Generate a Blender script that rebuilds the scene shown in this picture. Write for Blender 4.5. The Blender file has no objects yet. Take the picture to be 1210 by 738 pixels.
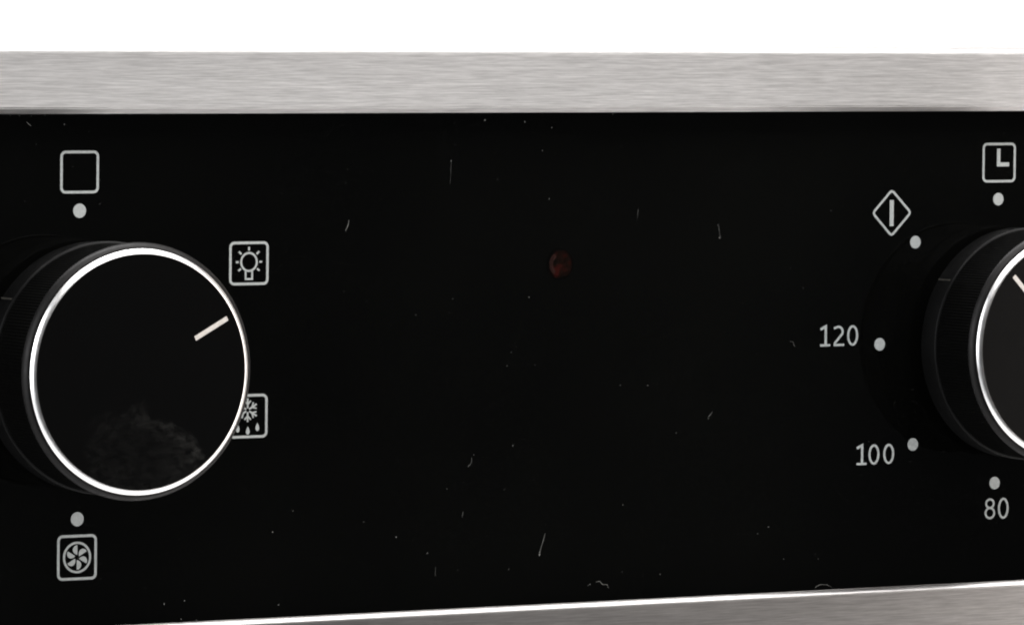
import bpy, bmesh, math, random
from mathutils import Matrix, Vector

# ------------------------------------------------------------------ camera, world, lamps, exposure
S = bpy.context.scene
MM = 0.001
cam_d = bpy.data.cameras.new('camera')
cam = bpy.data.objects.new('camera', cam_d)
S.collection.objects.link(cam)
cx, cy, cz = (0.8529639657, -0.5218886281, 0.0092050591), (0.5216248585, 0.8516267016, -0.0513757538), (0.0189731475, 0.0486232544, 0.9986369705)
M = Matrix.Identity(4)
for i in range(3):
    M[i][0], M[i][1], M[i][2] = cx[i], cz[i], -cy[i]
M.translation = Vector((-0.48758, -0.932557, 0.06326))
cam.matrix_world = M
cam_d.sensor_width = 36
cam_d.lens = 7554.39 / 1210 * 36
cam_d.clip_start, cam_d.clip_end = 0.05, 20
S.camera = cam

W = bpy.data.worlds.new('World'); S.world = W; W.use_nodes = True
W.node_tree.nodes['Background'].inputs[0].default_value = (0.9, 0.95, 1, 1)
W.node_tree.nodes['Background'].inputs[1].default_value = 0.03

def area(name, loc, target, sx, sy, power, color=(1, 1, 1)):
    d = bpy.data.lights.new(name, 'AREA'); d.shape = 'RECTANGLE'
    d.size, d.size_y, d.energy, d.color = sx, sy, power, color
    o = bpy.data.objects.new(name, d); S.collection.objects.link(o)
    o.location = loc
    o.rotation_euler = (Vector(target) - Vector(loc)).to_track_quat('-Z', 'Y').to_euler()
    return o
area('top_softbox', (0.6, -0.6, 1.2), (0.45, -0.15, 0), 2.2, 1.2, 40, (1, 0.985, 0.97))
area('left_softbox', (-1.35, -0.55, 0.3), (0, -0.02, 0.0), 0.9, 1.3, 20, (0.96, 0.98, 1))
area('right_softbox', (1.38, -0.68, 0.0), (0.15, 0, 0), 0.8, 1.3, 15, (1, 0.92, 0.86))
area('backdrop_lamp', (0.2, 0.35, 1.6), (0.5, 1.5, 0.1), 1.6, 0.5, 60)
S.view_settings.view_transform = 'Standard'; S.view_settings.look = 'None'
S.view_settings.exposure = 0; S.view_settings.gamma = 1
S.cycles.filter_width = 2.0
S.cycles.max_bounces = 8
S.cycles.caustics_reflective = False; S.cycles.caustics_refractive = False

# ------------------------------------------------------------------ helpers
random.seed(4)
def col(c): return (c[0], c[1], c[2], 1) if len(c) == 3 else c
def mat(name, base=(0.5, 0.5, 0.5), rough=0.5, metal=0.0, spec=0.5, coat=0.0):
    m = bpy.data.materials.new(name); m.use_nodes = True
    b = m.node_tree.nodes['Principled BSDF']
    b.inputs['Base Color'].default_value = col(base); b.inputs['Roughness'].default_value = rough
    b.inputs['Metallic'].default_value = metal; b.inputs['Specular IOR Level'].default_value = spec
    b.inputs['Coat Weight'].default_value = coat
    return m, m.node_tree, b
def noise(nt, scale, detail=3, rough=0.5, vec_scale=(1, 1, 1)):
    t = nt.nodes.new('ShaderNodeTexCoord'); mp = nt.nodes.new('ShaderNodeMapping'); n = nt.nodes.new('ShaderNodeTexNoise')
    mp.inputs['Scale'].default_value = vec_scale
    n.inputs['Scale'].default_value = scale; n.inputs['Detail'].default_value = detail; n.inputs['Roughness'].default_value = rough
    nt.links.new(t.outputs['Object'], mp.inputs[0]); nt.links.new(mp.outputs[0], n.inputs['Vector'])
    return n
def ramp(nt, src, stops):
    r = nt.nodes.new('ShaderNodeValToRGB'); nt.links.new(src, r.inputs[0])
    e = r.color_ramp.elements
    while len(e) < len(stops): e.new(0.5)
    for k, (p, c) in enumerate(stops):
        e[k].position = p; e[k].color = (c, c, c, 1) if not isinstance(c, tuple) else col(c)
    return r

def link(name, me, m, parent=None):
    o = bpy.data.objects.new(name, me); S.collection.objects.link(o)
    if m: me.materials.append(m)
    if parent: o.parent = parent
    return o
def mesh(name, verts, faces, smooth=None):
    me = bpy.data.meshes.new(name)
    me.from_pydata([tuple(c * MM for c in v) for v in verts], [], faces)
    bm = bmesh.new(); bm.from_mesh(me); bmesh.ops.recalc_face_normals(bm, faces=bm.faces); bm.to_mesh(me); bm.free()
    if smooth is not None:
        for p in me.polygons: p.use_smooth = True
        me.set_sharp_from_angle(angle=math.radians(smooth))
    me.update()
    return me
def lathe(name, prof, m, parent=None, seg=160, smooth=25, mod=None, loc=None):
    """prof: (radius, height toward the viewer) in mm, turned about the knob axis (-Y)."""
    v, f = [], []
    n = len(prof)
    for k in range(seg):
        a = 2 * math.pi * k / seg
        for r, h in prof:
            rr = r + (mod(k, r, h) if mod else 0)
            v.append((rr * math.cos(a), -h, rr * math.sin(a)))
    for k in range(seg):
        k2 = (k + 1) % seg
        for j in range(n - 1):
            f.append((k * n + j, k * n + j + 1, k2 * n + j + 1, k2 * n + j))
    if prof[0][0] > 0.01 and name_cap.get(name): f.append(tuple(k * n for k in range(seg)))
    if name_cap.get(name): f.append(tuple(k * n + n - 1 for k in range(seg)))
    o = link(name, mesh(name, v, f, smooth), m, parent)
    if loc: o.location = [c * MM for c in loc]
    return o
name_cap = {'knob_face': True, 'control_knob': True, 'indicator_light': True}

def extrude_x(name, prof, x0, x1, m, parent, smooth=30, step=None):
    """closed (y, z) profile drawn out along x"""
    n = len(prof)
    v = [(x0, y, z) for y, z in prof] + [(x1, y, z) for y, z in prof]
    f = [(k, (k + 1) % n, n + (k + 1) % n, n + k) for k in range(n)]
    f += [tuple(range(n)), tuple(range(2 * n - 1, n - 1, -1))]
    return link(name, mesh(name, v, f, smooth), m, parent)
def box(name, x0, x1, y0, y1, z0, z1, m, parent):
    return extrude_x(name, [(y0, z0), (y1, z0), (y1, z1), (y0, z1)], x0, x1, m, parent, None)

# flat print: ribbons and filled outlines in the (x, z) plane, 0.04 mm thick
class Ink:
    def __init__(s, lift=0.0): s.v, s.f, s.k, s.lift = [], [], 0, lift
    def _y(s):
        y = -(0.05 + s.lift + 0.012 * s.k); s.k += 1
        return y
    def fill(s, pts):
        y = s._y(); b = len(s.v); n = len(pts)
        s.v += [(x, y, z) for x, z in pts] + [(x, 0.0, z) for x, z in pts]
        s.f.append(tuple(range(b, b + n)))
        for k in range(n): s.f.append((b + k, b + (k + 1) % n, b + n + (k + 1) % n, b + n + k))
    def line(s, pts, w, closed=False):
        n = len(pts); L, R = [], []
        for k in range(n):
            p = Vector(pts[k])
            a = Vector(pts[k - 1]) if (closed or k > 0) else None
            c = Vector(pts[(k + 1) % n]) if (closed or k < n - 1) else None
            d1 = (p - a).normalized() if a is not None else (c - p).normalized()
            d2 = (c - p).normalized() if c is not None else d1
            t = (d1 + d2).normalized(); nn = Vector((-t.y, t.x))
            q = w / 2 / max(0.35, nn.dot(Vector((-d1.y, d1.x))))
            L.append(p + nn * q); R.append(p - nn * q)
        y = s._y(); b = len(s.v)
        s.v += [(p.x, y, p.y) for p in L] + [(p.x, y, p.y) for p in R]
        s.v += [(p.x, 0.0, p.y) for p in L] + [(p.x, 0.0, p.y) for p in R]
        for k in range(n if closed else n - 1):
            j = (k + 1) % n
            s.f += [(b + k, b + j, b + n + j, b + n + k), (b + k, b + j, b + 2 * n + j, b + 2 * n + k), (b + n + k, b + n + j, b + 3 * n + j, b + 3 * n + k)]
    def build(s, name, m, parent): return link(name, mesh(name, s.v, s.f), m, parent)
def arc(cx, cz, r, a0, a1, n=16, rz=None):
    rz = r if rz is None else rz
    return [(cx + r * math.cos(math.radians(a0 + (a1 - a0) * k / n)), cz + rz * math.sin(math.radians(a0 + (a1 - a0) * k / n))) for k in range(n + 1)]
def rrect(x0, x1, z0, z1, r):
    return arc(x1 - r, z1 - r, r, 0, 90, 6) + arc(x0 + r, z1 - r, r, 90, 180, 6) + arc(x0 + r, z0 + r, r, 180, 270, 6) + arc(x1 - r, z0 + r, r, 270, 360, 6)
def capsule(a, b, w):
    a, b = Vector(a), Vector(b); d = b - a; ang = math.degrees(math.atan2(d.y, d.x))
    return arc(b.x, b.y, w / 2, ang - 90, ang + 90, 6) + arc(a.x, a.y, w / 2, ang + 90, ang + 270, 6)

# ------------------------------------------------------------------ materials
# brushed stainless steel: grain runs along x
def steel(name, r0, r1, aniso):
    m, nt, b = mat(name, (0.56, 0.535, 0.52), 0.3, 1.0)
    n1 = noise(nt, 1.0, 4, 0.65, (170, 5600, 5600)); n2 = noise(nt, 1.0, 2, 0.5, (70, 2200, 2200)); n3 = noise(nt, 1.0, 2, 0.5, (9, 14, 25))
    mh = nt.nodes.new('ShaderNodeMix'); mh.data_type = 'FLOAT'; mh.inputs[0].default_value = 0.22
    nt.links.new(n1.outputs[0], mh.inputs[2]); nt.links.new(n2.outputs[0], mh.inputs[3])
    r = ramp(nt, mh.outputs[0], [(0.3, (0.405, 0.393, 0.39)), (0.5, (0.57, 0.555, 0.55)), (0.7, (0.745, 0.727, 0.72))])
    nt.links.new(r.outputs[0], b.inputs['Base Color'])
    r2 = ramp(nt, n3.outputs[0], [(0.3, r0), (0.7, r1)]); nt.links.new(r2.outputs[0], b.inputs['Roughness'])
    b.inputs['Anisotropic'].default_value = aniso; b.inputs['Anisotropic Rotation'].default_value = 0.25
    tg = nt.nodes.new('ShaderNodeCombineXYZ'); tg.inputs[0].default_value = 1; nt.links.new(tg.outputs[0], b.inputs['Tangent'])
    bp = nt.nodes.new('ShaderNodeBump'); bp.inputs['Strength'].default_value = 0.25; bp.inputs['Distance'].default_value = 0.00003
    nt.links.new(mh.outputs[0], bp.inputs['Height']); nt.links.new(bp.outputs[0], b.inputs['Normal'])
    return m
STEEL, STEEL_FINE = steel('brushed_steel', 0.35, 0.42, 0.92), steel('fine_brushed_steel', 0.28, 0.305, 0.48)

CHROME, nt, b = mat('satin_chrome', (0.88, 0.87, 0.865), 0.3, 1.0)
n = noise(nt, 900, 2); r = ramp(nt, n.outputs[0], [(0.3, 0.285), (0.7, 0.34)]); nt.links.new(r.outputs[0], b.inputs['Roughness'])
GUN, nt, b = mat('dark_satin_metal', (0.014, 0.0135, 0.0135), 0.42, 0.9)
n = noise(nt, 700, 3); r = ramp(nt, n.outputs[0], [(0.3, 0.38), (0.7, 0.5)]); nt.links.new(r.outputs[0], b.inputs['Roughness'])
GRIP, nt, b = mat('black_plastic', (0.0014, 0.0014, 0.0013), 0.4, 0, 0.07)
n = noise(nt, 1500, 3); r = ramp(nt, n.outputs[0], [(0.35, 0.36), (0.7, 0.52)]); nt.links.new(r.outputs[0], b.inputs['Roughness'])
SKIRT, nt, b = mat('smooth_black_plastic', (0.0022, 0.0022, 0.0022), 0.45, 0, 0.08)
n = noise(nt, 1200, 3); r = ramp(nt, n.outputs[0], [(0.35, 0.4), (0.7, 0.52)]); nt.links.new(r.outputs[0], b.inputs['Roughness'])
BEAD, nt, b = mat('black_moulded_edge', (0.0022, 0.0022, 0.0022), 0.36, 0.0, 0.1)
n = noise(nt, 260, 3); r = ramp(nt, n.outputs[0], [(0.35, 0.3), (0.7, 0.5)]); nt.links.new(r.outputs[0], b.inputs['Roughness'])
SEAM, nt, b = mat('scuffed_seam', (0.03, 0.028, 0.024), 0.6, 0, 0.3)
n = noise(nt, 3000, 3); r = ramp(nt, n.outputs[0], [(0.35, (0.012, 0.011, 0.009)), (0.7, (0.045, 0.042, 0.035))]); nt.links.new(r.outputs[0], b.inputs['Base Color'])
POINT, nt, b = mat('pale_pointer_paint', (0.62, 0.58, 0.54), 0.5)
n = noise(nt, 2500, 3); r = ramp(nt, n.outputs[0], [(0.3, (0.55, 0.51, 0.47)), (0.7, (0.68, 0.64, 0.60))]); nt.links.new(r.outputs[0], b.inputs['Base Color'])
INK, nt, b = mat('grey_screen_print', (0.5, 0.51, 0.51), 0.6)
n = noise(nt, 1800, 4); r = ramp(nt, n.outputs[0], [(0.3, (0.45, 0.465, 0.465)), (0.7, (0.56, 0.575, 0.575))]); nt.links.new(r.outputs[0], b.inputs['Base Color'])
BLACK, nt, b = mat('black_enamel', (0.0016, 0.0016, 0.0015), 0.8, 0, 0.0)
n = noise(nt, 12, 3); r = ramp(nt, n.outputs[0], [(0.35, (0.0015, 0.0015, 0.0014)), (0.7, (0.0027, 0.0027, 0.0024))]); nt.links.new(r.outputs[0], b.inputs['Base Color'])
HOUSE, nt, b = mat('galvanised_sheet', (0.4, 0.4, 0.41), 0.45, 0.8)
n = noise(nt, 60, 3); r = ramp(nt, n.outputs[0], [(0.3, 0.4), (0.7, 0.55)]); nt.links.new(r.outputs[0], b.inputs['Roughness'])
PAPER, nt, b = mat('white_paper', (0.88, 0.88, 0.88), 0.8)
n = noise(nt, 4, 2); r = ramp(nt, n.outputs[0], [(0.3, 0.86), (0.7, 0.9)]); nt.links.new(r.outputs[0], b.inputs['Base Color'])
DUST, nt, b = mat('lint', (0.45, 0.45, 0.42), 0.9)
n = noise(nt, 900, 2); r = ramp(nt, n.outputs[0], [(0.3, (0.04, 0.04, 0.038)), (0.7, (0.26, 0.26, 0.24))]); nt.links.new(r.outputs[0], b.inputs['Base Color'])

# clear pane in front of the print: straight-through glass with Fresnel gloss
GLASS = bpy.data.materials.new('clear_glass'); GLASS.use_nodes = True; nt = GLASS.node_tree; nt.nodes.clear()
out = nt.nodes.new('ShaderNodeOutputMaterial'); mixs = nt.nodes.new('ShaderNodeMixShader'); tr = nt.nodes.new('ShaderNodeBsdfTransparent')
gl = nt.nodes.new('ShaderNodeBsdfGlossy'); fr = nt.nodes.new('ShaderNodeFresnel')
tr.inputs[0].default_value = (0.97, 0.98, 0.975, 1); fr.inputs[0].default_value = 1.5
n = noise(nt, 35, 3); r = ramp(nt, n.outputs[0], [(0.35, 0.015), (0.75, 0.05)]); nt.links.new(r.outputs[0], gl.inputs['Roughness'])
geo = nt.nodes.new('ShaderNodeNewGeometry'); ior = nt.nodes.new('ShaderNodeMapRange')   # same Fresnel from both sides (no refraction here)
ior.inputs['To Min'].default_value = 1.5; ior.inputs['To Max'].default_value = 1 / 1.5
nt.links.new(geo.outputs['Backfacing'], ior.inputs['Value']); nt.links.new(ior.outputs[0], fr.inputs[0])
nt.links.new(fr.outputs[0], mixs.inputs[0]); nt.links.new(tr.outputs[0], mixs.inputs[1]); nt.links.new(gl.outputs[0], mixs.inputs[2]); nt.links.new(mixs.outputs[0], out.inputs[0])
CLEAR = bpy.data.materials.new('clear_glass_back'); CLEAR.use_nodes = True; nt = CLEAR.node_tree; nt.nodes.clear()
out = nt.nodes.new('ShaderNodeOutputMaterial'); tr = nt.nodes.new('ShaderNodeBsdfTransparent'); nt.links.new(tr.outputs[0], out.inputs[0])

# knob face: spun black lacquer; one has a textured reflection painted into its colour
def face_mat(name, painted_reflection):
    m, nt, b = mat(name, (0.0008, 0.0008, 0.0008), 0.2, 0, 0.5)
    n = noise(nt, 800, 3); r = ramp(nt, n.outputs[0], [(0.3, 0.188), (0.7, 0.198)]); nt.links.new(r.outputs[0], b.inputs['Roughness'])
    if painted_reflection:
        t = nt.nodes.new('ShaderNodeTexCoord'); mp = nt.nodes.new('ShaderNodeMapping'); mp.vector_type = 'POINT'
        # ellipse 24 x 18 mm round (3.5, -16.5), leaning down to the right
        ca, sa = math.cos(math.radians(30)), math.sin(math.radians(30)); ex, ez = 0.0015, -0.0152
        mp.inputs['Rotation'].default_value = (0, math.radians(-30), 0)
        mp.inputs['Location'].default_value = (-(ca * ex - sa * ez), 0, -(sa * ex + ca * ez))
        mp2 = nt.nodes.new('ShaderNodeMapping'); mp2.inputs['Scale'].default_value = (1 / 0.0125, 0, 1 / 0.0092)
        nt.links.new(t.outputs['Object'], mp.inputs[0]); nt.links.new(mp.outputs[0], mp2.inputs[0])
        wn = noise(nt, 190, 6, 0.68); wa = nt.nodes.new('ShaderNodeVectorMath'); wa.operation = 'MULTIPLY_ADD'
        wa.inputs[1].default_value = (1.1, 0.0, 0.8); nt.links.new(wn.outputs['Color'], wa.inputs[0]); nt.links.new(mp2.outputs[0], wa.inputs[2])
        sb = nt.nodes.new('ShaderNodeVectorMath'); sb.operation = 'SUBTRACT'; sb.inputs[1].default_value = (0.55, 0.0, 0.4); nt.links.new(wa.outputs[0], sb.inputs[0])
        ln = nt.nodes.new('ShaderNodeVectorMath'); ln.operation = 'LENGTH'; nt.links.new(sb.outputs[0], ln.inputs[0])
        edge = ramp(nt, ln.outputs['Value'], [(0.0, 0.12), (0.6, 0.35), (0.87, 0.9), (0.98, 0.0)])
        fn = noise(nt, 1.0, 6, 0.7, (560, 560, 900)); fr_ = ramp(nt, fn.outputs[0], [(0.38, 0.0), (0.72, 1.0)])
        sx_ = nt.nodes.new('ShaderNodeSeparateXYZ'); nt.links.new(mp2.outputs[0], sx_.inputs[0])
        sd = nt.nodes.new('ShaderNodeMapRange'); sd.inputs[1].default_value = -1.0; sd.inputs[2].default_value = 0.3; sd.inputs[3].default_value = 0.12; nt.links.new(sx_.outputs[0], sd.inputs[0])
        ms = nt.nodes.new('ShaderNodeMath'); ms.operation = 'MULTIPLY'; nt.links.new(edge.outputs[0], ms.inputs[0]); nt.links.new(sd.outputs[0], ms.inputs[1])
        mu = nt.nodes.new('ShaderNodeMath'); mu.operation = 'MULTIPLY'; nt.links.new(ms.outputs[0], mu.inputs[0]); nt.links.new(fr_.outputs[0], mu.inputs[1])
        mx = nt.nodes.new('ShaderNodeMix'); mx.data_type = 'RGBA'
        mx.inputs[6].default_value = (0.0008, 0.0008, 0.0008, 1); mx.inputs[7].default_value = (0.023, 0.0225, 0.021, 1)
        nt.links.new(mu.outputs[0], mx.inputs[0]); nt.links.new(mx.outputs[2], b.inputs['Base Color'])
    return m
FACE_A, FACE_B = face_mat('black_face_painted_reflection', True), face_mat('clean_black_face', False)

# ------------------------------------------------------------------ setting: white paper sweep under and behind the panel
prof = [(-0.42, -0.42)] + [(0.9 + 0.6 * math.sin(math.radians(a)), 0.18 - 0.6 * math.cos(math.radians(a))) for a in range(0, 91, 6)] + [(1.5, 2.2)]
v = [(x * 1000, y * 1000, z * 1000) for x in (-2.2, 3.4) for y, z in prof]
k = len(prof)
sweep = link('backdrop', mesh('backdrop', v, [(i, i + 1, k + i + 1, k + i) for i in range(k - 1)], 40), PAPER)
sm = sweep.modifiers.new('thickness', 'SOLIDIFY'); sm.thickness = 0.002
sweep['kind'] = 'structure'; sweep['label'] = 'plain white paper backdrop behind the panel'

# ------------------------------------------------------------------ the control panel
panel = bpy.data.objects.new('oven_control_panel', None); S.collection.objects.link(panel)
panel.empty_display_size = 0.05
panel['label'] = 'black glass oven control panel framed in brushed stainless steel with two knobs'
panel['category'] = 'control panel'
XL, XR = -112.0, 483.0
GF = 3.7            # the pane's front face lies this far before the print
box('back_plate', XL + 1, XR - 1, 0.0, 2.0, -46, 45, BLACK, panel)
g = box('glass', XL + 1, XR - 1, -GF, -0.6, -46, 45, GLASS, panel)
g.data.materials.append(CLEAR)
for p in g.data.polygons:
    if p.normal.y > -0.5: p.material_index = 1
box('housing', XL + 6, XR - 6, 2.3, 60, -45, 40, HOUSE, panel)
Z0, Z1 = 41.29, 52.5
def rad(cyy, czz, r, a0, a1, n=8): return [(cyy + r * math.cos(math.radians(a0 + (a1 - a0) * k / n)), czz + r * math.sin(math.radians(a0 + (a1 - a0) * k / n))) for k in range(n + 1)]
F = -(GF + 0.95)    # front of the rails
TB = 1.1           # the top rail's front leans back a little
# top rail: lip over the glass, flat brushed front, rounded shoulder
top = [(-GF - 0.02, Z0)] + [(F + 0.5, Z0), (F + 0.42, Z0 + 0.05), (F + 0.06, Z0 + 0.86), (F + 0.1, Z0 + 0.92), (F + 0.08, Z0 + 0.98), (F, Z0 + 1.08), (F + TB, Z1 - 1.58)] + rad(F + TB + 1.4, Z1 - 1.4, 1.4, 166, 92, 10) + [(F + 3, Z1), (22, Z1), (22, 45.3), (-GF - 0.02, 45.3)]
extrude_x('top_rail', top, XL, XR, STEEL, panel)
B0 = -42.92
bot = [(-GF - 0.02, B0), (-GF - 0.02, -46.3), (22, -46.3), (22, -55), (F + 1.9, -55), (F + 0.9, -54)] + [(F, B0 - 1.5)] + rad(F + 1.25, B0 - 1.25, 1.25, 176, 105, 9)
extrude_x('bottom_rail', bot, XL, XR, STEEL_FINE, panel)

# ------------------------------------------------------------------ knobs
KN = 240
def knob(x, ang, fm, label, seam):
    prof = [(3.2, 0.3), (3.2, 5.6), (12, 5.6), (14, 5.4), (20.2, 5.4), (20.55, 5.7), (20.65, 9.7), (20.5, 10.0), (20.2, 10.05), (19.6, 10.3), (19.6, 20.2), (3, 20.25)]
    kb = lathe('control_knob', prof, SKIRT, panel, 160, 30, None, (x, 0, 0))
    kb['label'] = label
    def ribs(k, r, h): return (0.0, 0.11, 0.11, 0.0)[k % 4] if r > 19.9 else 0
    lathe('knurled_grip', [(19.7, 10.25), (20.25, 10.3), (20.3, 10.7), (20.38, 20.0), (19.9, 20.3), (19.0, 20.35)], GRIP, kb, KN * 4, 20, ribs)
    lathe('edge_bead', [(20.0, 9.9), (20.62, 9.92), (20.7, 10.0), (20.66, 10.1), (20.2, 10.2)], BEAD, kb, 200, 60)
    lathe('collar', [(19.5, 20.32), (20.8, 20.28), (20.94, 20.42), (20.9, 20.6), (20.62, 21.05), (20.3, 21.36), (20.05, 21.5), (19.6, 21.52), (19.4, 21.2)], GUN, kb, 200, 40)
    rim = [(19.5, 21.3), (19.88, 21.5)] + [(19.92 - 0.8 * t, 21.58 + 0.6 * t + 0.09 * math.sin(math.pi * t)) for t in (0.0, 0.08, 0.2, 0.35, 0.5, 0.65, 0.8, 0.92, 1.0)] + [(19.08, 22.18), (19.08, 21.8)]
    lathe('chrome_rim', rim, CHROME, kb, 220, 50)
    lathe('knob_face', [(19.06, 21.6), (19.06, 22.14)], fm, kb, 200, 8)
    i = Ink(22.14); a = math.radians(ang); d = (math.cos(a), math.sin(a))
    i.line([(d[0] * 11.1, d[1] * 11.1), (d[0] * 17.85, d[1] * 17.85)], 0.78)
    # a real inlay: sits 0.1 mm in the face
    i.v = [(x_, y_ if y_ < -1 else -21.9, z_) for x_, y_, z_ in i.v]
    i.build('pointer', POINT, kb)
    for s_ang in seam:   # moulding seams on the skirt
        s = Ink(); q = math.radians(s_ang)
        v = []
        for h in (5.9, 9.55):
            for da, rr in ((-0.5, 20.5), (-0.35, 20.74), (0.35, 20.74), (0.5, 20.5)):
                v.append((rr * math.cos(q + math.radians(da)), -h, rr * math.sin(q + math.radians(da))))
        link('moulding_seam', mesh('moulding_seam', v, [(0, 1, 5, 4), (1, 2, 6, 5), (2, 3, 7, 6), (0, 1, 2, 3), (4, 5, 6, 7)]), SEAM, kb)
    return kb
knob(0, 28.2, FACE_A, 'black function knob with pointer turned towards the light symbol and a painted reflection on its face', (146, 172))
knob(185.8, 134.3, FACE_B, 'black timer knob with pointer turned up left, cut by the right edge', (146,))

# ------------------------------------------------------------------ printed symbols and scales (children of the panel)
def dot(x, z, r=1.17):
    i = Ink(); i.fill(arc(x, z, r, 0, 352.5, 47)); return i.build('scale_dot', INK, panel)
RD = 25.5
dot(0.1, 25.3); dot(0, -25.45)
for a in (90, 135, 180, 225, 270): dot(185.72 + RD * math.cos(math.radians(a)), RD * math.sin(math.radians(a)) - 0.1, 1.12)
def frame(name, x0, x1, z0, z1, label, w=0.43):
    i = Ink(); h = w / 2; i.line(rrect(x0 + h, x1 - h, z0 + h, z1 - h, 0.75), w, True)
    o = i.build(name, INK, panel); o['label'] = label
    return o
def sub(name, parent, fills=(), lines=()):
    i = Ink()
    for f in fills: i.fill(f)
    for pts, w, c in lines: i.line(pts, w, c)
    return i.build(name, INK, parent)
frame('off_symbol', -3.5, 3.64, 28.15, 35.17, 'empty rounded square symbol')

o = frame('light_symbol', 28.24, 35.75, 12.55, 19.83, 'square symbol with a shining light bulb')
bx, bz = 32.0, 16.42
sub('bulb', o, (), [(arc(bx, bz, 1.5, 0, 355, 47), 0.34, True)])
sub('bulb_socket', o, (), [([(bx - 0.62, bz - 1.5), (bx - 0.62, bz - 2.85), (bx + 0.62, bz - 2.85), (bx + 0.62, bz - 1.5)], 0.33, False)])
for a, r0, r1 in ((90, 1.9, 2.52), (42, 1.95, 2.62), (138, 1.95, 2.62), (0, 1.97, 2.5), (180, 1.97, 2.5), (-36, 1.9, 2.5), (216, 1.9, 2.5)):
    c, s = math.cos(math.radians(a)), math.sin(math.radians(a))
    sub('ray', o, (), [([(bx + c * r0, bz + s * r0), (bx + c * r1, bz + s * r1)], 0.33, False)])

o = frame('defrost_symbol', 28.3, 35.75, -13.02, -5.66, 'square symbol with snowflake and drops half behind the knob')
sx, sz = 31.95, -8.35
for a in range(30, 390, 60):
    c, s = math.cos(math.radians(a)), math.sin(math.radians(a))
    P = lambda u, w_: (sx + c * u - s * w_, sz + s * u + c * w_)
    sub('snowflake_arm', o, (), [([P(0.32, 0), P(1.98, 0)], 0.3, False), ([P(1.6, 0.6), P(0.95, 0), P(1.6, -0.6)], 0.25, False)])
for dx, dz in ((-1.88, -3.0), (0.05, -3.42), (1.88, -2.85)):
    pts = [(sx + dx + 0.43 * math.sin(t) * (math.sin(t / 2) ** 0.9), sz + dz + 0.68 * math.cos(t)) for t in [2 * math.pi * k / 24 for k in range(24)]]
    sub('drop', o, [pts])

o = frame('fan_symbol', -3.68, 3.66, -35.5, -28.02, 'square symbol with a six-bladed fan in a ring')
fx, fz = 0.0, -31.76
sub('fan_ring', o, (), [(arc(fx, fz, 2.42, 0, 355, 59), 0.36, True)])
for a in range(30, 390, 60):
    c, s = math.cos(math.radians(a)), math.sin(math.radians(a))
    P = lambda u, w_: (fx + c * u - s * w_, fz + s * u + c * w_)
    pts = [P(0.42, -0.04), P(2.02, -0.04)] + [P(2.02 - 1.6 * t, 0.78 * math.sin(math.pi * min(1, t * 0.96 + 0.04)) ** 0.6) for t in (0.04, 0.12, 0.24, 0.38, 0.52, 0.66, 0.8, 0.92)]
    sub('fan_blade', o, [pts])

o = frame('clock_symbol', 182.15, 189.44, 28.4, 35.5, 'square symbol with clock hands')
sub('clock_hands', o, (), [([(185.68, 34.45), (185.68, 31.62), (188.0, 31.62)], 0.72, False)])

i = Ink(); q = [(158.4, 23.2), (162.47, 27.25), (166.6, 23.2), (162.47, 19.12)]
pts = []
for k in range(4):
    p, a, c = Vector(q[k]), Vector(q[k - 1]), Vector(q[(k + 1) % 4])
    u, w_ = (a - p).normalized() * 0.55, (c - p).normalized() * 0.55
    pts += [tuple(p + u), tuple(p + u * 0.4 + w_ * 0.4 - (u + w_) * 0.12), tuple(p + w_)]
i.line(pts, 0.4, True); o = i.build('manual_symbol', INK, panel); o['label'] = 'diamond symbol with an upright bar'
sub('upright_bar', o, [[(162.06, 25.45), (162.88, 25.45), (162.9, 20.86), (162.08, 20.86)]])

SW = 0.39
def digit(i, d, x, z, w=2.25, h=3.6):
    """x, z: lower left corner"""
    e = SW / 2
    if d == '1':
        i.line([(x + 0.05, z + h - 0.62), (x + 1.2, z + h - 0.12), (x + 1.2, z + SW)], 0.46, False)
        i.line([(x, z + e), (x + 2.15, z + e)], SW)
    elif d == '2':
        i.line([(x + 0.1, z + h - 0.5)] + arc(x + w * 0.46, z + h - 1.1, w * 0.40, 120, -25, 12, 0.88) + [(x + 0.35, z + SW + 0.15), (x + 0.3, z + e), (x + w, z + e)], SW)
    elif d == '0':
        i.line(arc(x + w / 2, z + h / 2, w / 2 - e, 0, 350, 35, h / 2 - e), SW, True)
    elif d == '8':
        i.line(arc(x + w / 2, z + h - e - 0.77, w / 2 - e - 0.12, 0, 345, 23, 0.77), SW * 0.92, True)
        i.line(arc(x + w / 2, z + e + 0.92, w / 2 - e, 0, 345, 23, 0.92), SW * 0.92, True)
def number(name, txt, xs, z, h, w=2.3):
    i = Ink()
    for d, x in zip(txt, xs): digit(i, d, x, z, w, h)
    o = i.build(name, INK, panel); o['label'] = 'printed number ' + txt
    return o
number('scale_number', '120', (147.42, 150.25, 153.22), -0.22, 3.63)
number('scale_number', '100', (155.52, 158.12, 161.3), -21.45, 3.6)
number('scale_number', '80', (183.6, 186.55), -32.1, 3.78)

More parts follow.
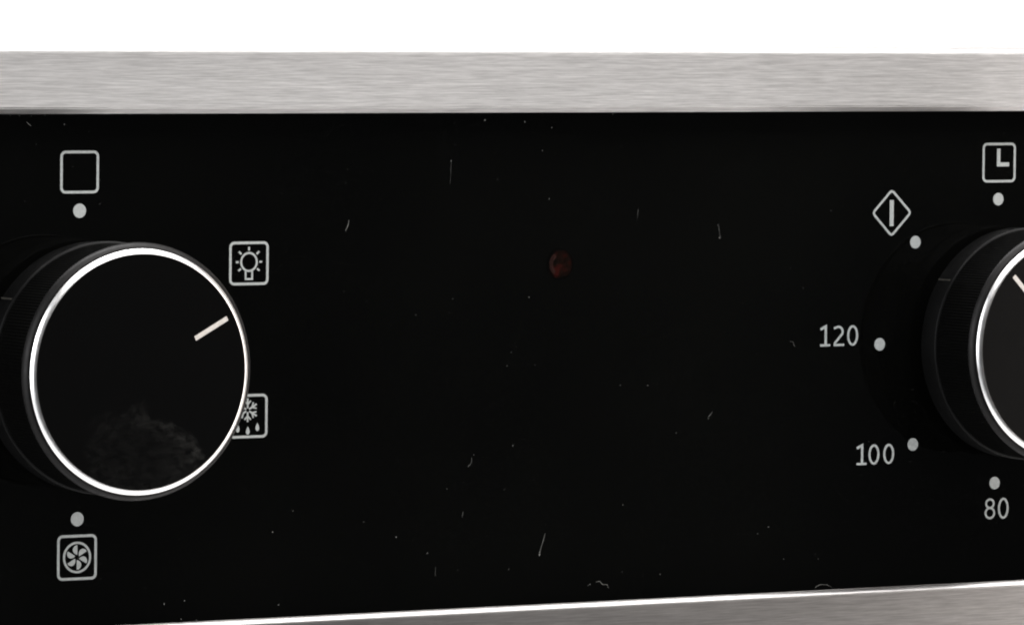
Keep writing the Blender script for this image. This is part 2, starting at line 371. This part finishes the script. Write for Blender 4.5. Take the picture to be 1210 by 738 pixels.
# indicator lamp behind the glass: dark red lens in a black bezel
RED, nt, b = mat('dark_red_lens', (0.03, 0.004, 0.003), 0.7, 0, 0.0)
n = noise(nt, 420, 2, 0.5); r = ramp(nt, n.outputs[0], [(0.4, (0.003, 0.0025, 0.002)), (0.52, (0.009, 0.0035, 0.0025)), (0.68, (0.032, 0.005, 0.004))])
t = nt.nodes.new('ShaderNodeTexCoord'); ln = nt.nodes.new('ShaderNodeVectorMath'); ln.operation = 'LENGTH'; nt.links.new(t.outputs['Object'], ln.inputs[0])
ed = nt.nodes.new('ShaderNodeMapRange'); ed.interpolation_type = 'SMOOTHSTEP'; ed.inputs[1].default_value = 0.0017; ed.inputs[2].default_value = 0.0027; nt.links.new(ln.outputs['Value'], ed.inputs[0])
mx = nt.nodes.new('ShaderNodeMix'); mx.data_type = 'RGBA'; mx.inputs[7].default_value = (0.0014, 0.0014, 0.0013, 1)   # the window is tinted black towards its border
nt.links.new(ed.outputs[0], mx.inputs[0]); nt.links.new(r.outputs[0], mx.inputs[6]); nt.links.new(mx.outputs[2], b.inputs['Base Color'])
lamp = lathe('indicator_light', [(2.7, 0.02)] + [(2.7 * math.cos(t), 0.05 + 0.12 * math.sin(t)) for t in (0.0, 0.2, 0.45, 0.75, 1.05, 1.3, 1.5)], RED, panel, 48, 60, None, (93.17, 0, 15.13))
lamp['label'] = 'dark red unlit indicator lamp in the middle of the glass'
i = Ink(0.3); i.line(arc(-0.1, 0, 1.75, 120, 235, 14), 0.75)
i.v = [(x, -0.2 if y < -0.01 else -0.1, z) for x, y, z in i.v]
GLINT, nt, b = mat('painted_lens_glint', (0.075, 0.022, 0.02), 0.7, 0, 0.0)
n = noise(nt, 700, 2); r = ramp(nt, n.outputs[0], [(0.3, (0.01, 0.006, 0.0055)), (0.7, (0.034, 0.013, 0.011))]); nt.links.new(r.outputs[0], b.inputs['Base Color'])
i.build('painted_glint', GLINT, lamp)  # lit crescent on the lens, painted as a paler red strip

# ------------------------------------------------------------------ lint and dust lying on the glass
def fibre(pts, w, label):
    w *= 0.62
    """thin tube along a hand-placed path on the glass"""
    P = [Vector((x, -GF - w * 0.6 - 0.05 * math.sin(math.pi * k / max(1, len(pts) - 1)), z)) for k, (x, z) in enumerate(pts)]
    v, f = [], []
    for k, p in enumerate(P):
        d = (P[min(k + 1, len(P) - 1)] - P[max(k - 1, 0)]).normalized()
        u = d.cross(Vector((0, 1, 0))).normalized(); n_ = d.cross(u)
        rr = w / 2 * (0.6 if k in (0, len(P) - 1) else 1)
        for j in range(5):
            a = 2 * math.pi * j / 5; v.append(tuple(p + u * rr * math.cos(a) + n_ * rr * math.sin(a)))
    for k in range(len(P) - 1):
        for j in range(5): f.append((k * 5 + j, k * 5 + (j + 1) % 5, (k + 1) * 5 + (j + 1) % 5, (k + 1) * 5 + j))
    f += [tuple(range(5)), tuple(range(len(v) - 5, len(v)))]
    o = link('lint_fibre', mesh('lint_fibre', v, f, 60), DUST)
    o['label'] = label; o['category'] = 'lint'; o['group'] = 'lint fibres on the black glass'
fibre([(49.04, 23.34), (48.88, 22.49), (48.4, 21.5)], 0.13, 'short slanting lint fibre on the glass right of the light symbol')
fibre([(68.97, 33.3), (68.9, 31.29), (68.84, 29.28)], 0.06, 'faint upright lint fibre high on the glass left of the red lamp')
fibre([(106.67, 24.58), (106.51, 22.98)], 0.06, 'faint short upright lint fibre just up right of the red lamp')
fibre([(123.29, 21.9), (123.39, 20.72), (123.77, 19.25)], 0.09, 'lint fibre with a bright lower end between red lamp and diamond symbol')
fibre([(73.51, -17.28), (73.52, -18.15), (72.85, -18.85)], 0.13, 'hooked lint fibre low on the glass below the red lamp')
fibre([(88.39, -30.84), (87.9, -32.27), (87.48, -33.42), (87.24, -34.72)], 0.14, 'longest lint fibre, slanting above the middle of the bottom rail')
fibre([(71.92, -26.47), (71.77, -27.48)], 0.09, 'tiny upright lint fibre below the hooked fibre')
fibre([(66.57, -35.65), (66.5, -37.23)], 0.06, 'faint upright lint fibre just above the bottom rail')
fibre([(138.47, 1.09), (139.18, 0.93), (139.46, 0.18)], 0.1, 'faint bent lint fibre left of the number 120')
fibre([(122.39, -10.82), (122.05, -11.25), (121.61, -11.68)], 0.15, 'small slanting lint fibre right of centre on the lower glass')
fibre([(144.46, -42.6), (144.63, -42.25), (145.53, -41.95), (146.97, -42.03), (147.88, -42.45), (148.06, -42.7)], 0.09, 'curled hair arching over the bottom rail edge')
fibre([(98.79, -39.57), (99.48, -39.45), (100.17, -40.06), (101.04, -40.1), (101.39, -40.7)], 0.11, 'wavy lint tuft just above the bottom rail')
fibre([(-11.69, 40.02), (-11.23, 39.61), (-10.76, 39.33)], 0.12, 'lint fibre under the top rail at the left edge')
SP = [(75.6,40.01,3),(87.15,34.77,2),(88.98,38.67,2),(83.54,39.7,2),(78.23,29.92,1.4),(88.61,26.51,1.6),(80.43,-1.87,1.6),(68.97,33.15,2),(123.5,19.4,2.2),(123.12,21.61,1.8),(146.93,23.86,1.8),(103.4,-5.77,1.6),(108.95,-5.9,1.4),(114.98,-14.29,1.6),(58.77,-30.31,2.6),(64.96,-33.28,2),(97.59,-39.95,2.4),(52.46,-27.5,1.4),(34.82,-28.57,2),(68.7,-22.47,1.4),(80.15,-22.99,1.2),(71.02,-36.4,1.4),(134.45,-31.36,2.4),(132.15,-32.46,1.5),(137.74,-37.14,1.7),(145.1,-37.43,1.5),(14.36,-39.75,2.2),(18.18,-39.35,1.8),(17.57,-42.42,2),(20.44,-42.75,3),(36.06,-40.82,2),(38.69,-25.16,1.6),(121.62,-11.98,1.6),(161.03,-10.36,1.6),(81.14,-36.66,1.4),(62.23,7.16,1.5),(69.54,9.75,1.4),(84.71,9.77,1.8),(81.76,-15.51,1.8),(74.01,-16.87,1.5),(104.13,-38.02,1.3),(104.16,-26.44,1.5),(97.24,-40.09,2),(111.96,-38.78,1.6),(138.47,13.86,1.2),(141.2,10.4,1.4),(-4.72,39.59,1.6),(1.91,26.52,1.2),(81.25,0.43,1.4),(86.03,-1.85,1.4),(-8.3,41.1,2),(-12.93,41.0,1.6),(-10.77,41.0,1.4),(-14.63,41.1,1.6),(101.29,41.0,2),(-3.12,32.66,1.2),(87.3,-34.4,3.2),(87.35,-34.0,2.4)]
SP += [(random.uniform(-14, 190), random.uniform(-42, 40.5), random.uniform(0.5, 0.95)) for _ in range(150)]
v, f = [], []
for x, z, s in SP:
    if any(math.hypot(x - kx, z) < 22 for kx in (0, 185.8)): continue
    r_ = 0.055 * s; b0 = len(v); sq = random.uniform(0.6, 1.3)
    v += [(x + r_ * sq, -GF - 0.01, z), (x, -GF - 0.01, z + r_ / sq), (x - r_ * sq, -GF - 0.01, z), (x, -GF - 0.01, z - r_ / sq), (x, -GF - r_ * 1.2, z), ]
    f += [(b0 + k, b0 + (k + 1) % 4, b0 + 4) for k in range(4)] + [(b0, b0 + 1, b0 + 2, b0 + 3)]
d = link('dust', mesh('dust', v, f), DUST)
d['kind'] = 'stuff'; d['label'] = 'fine dust specks scattered over the black glass'; d['category'] = 'dust'
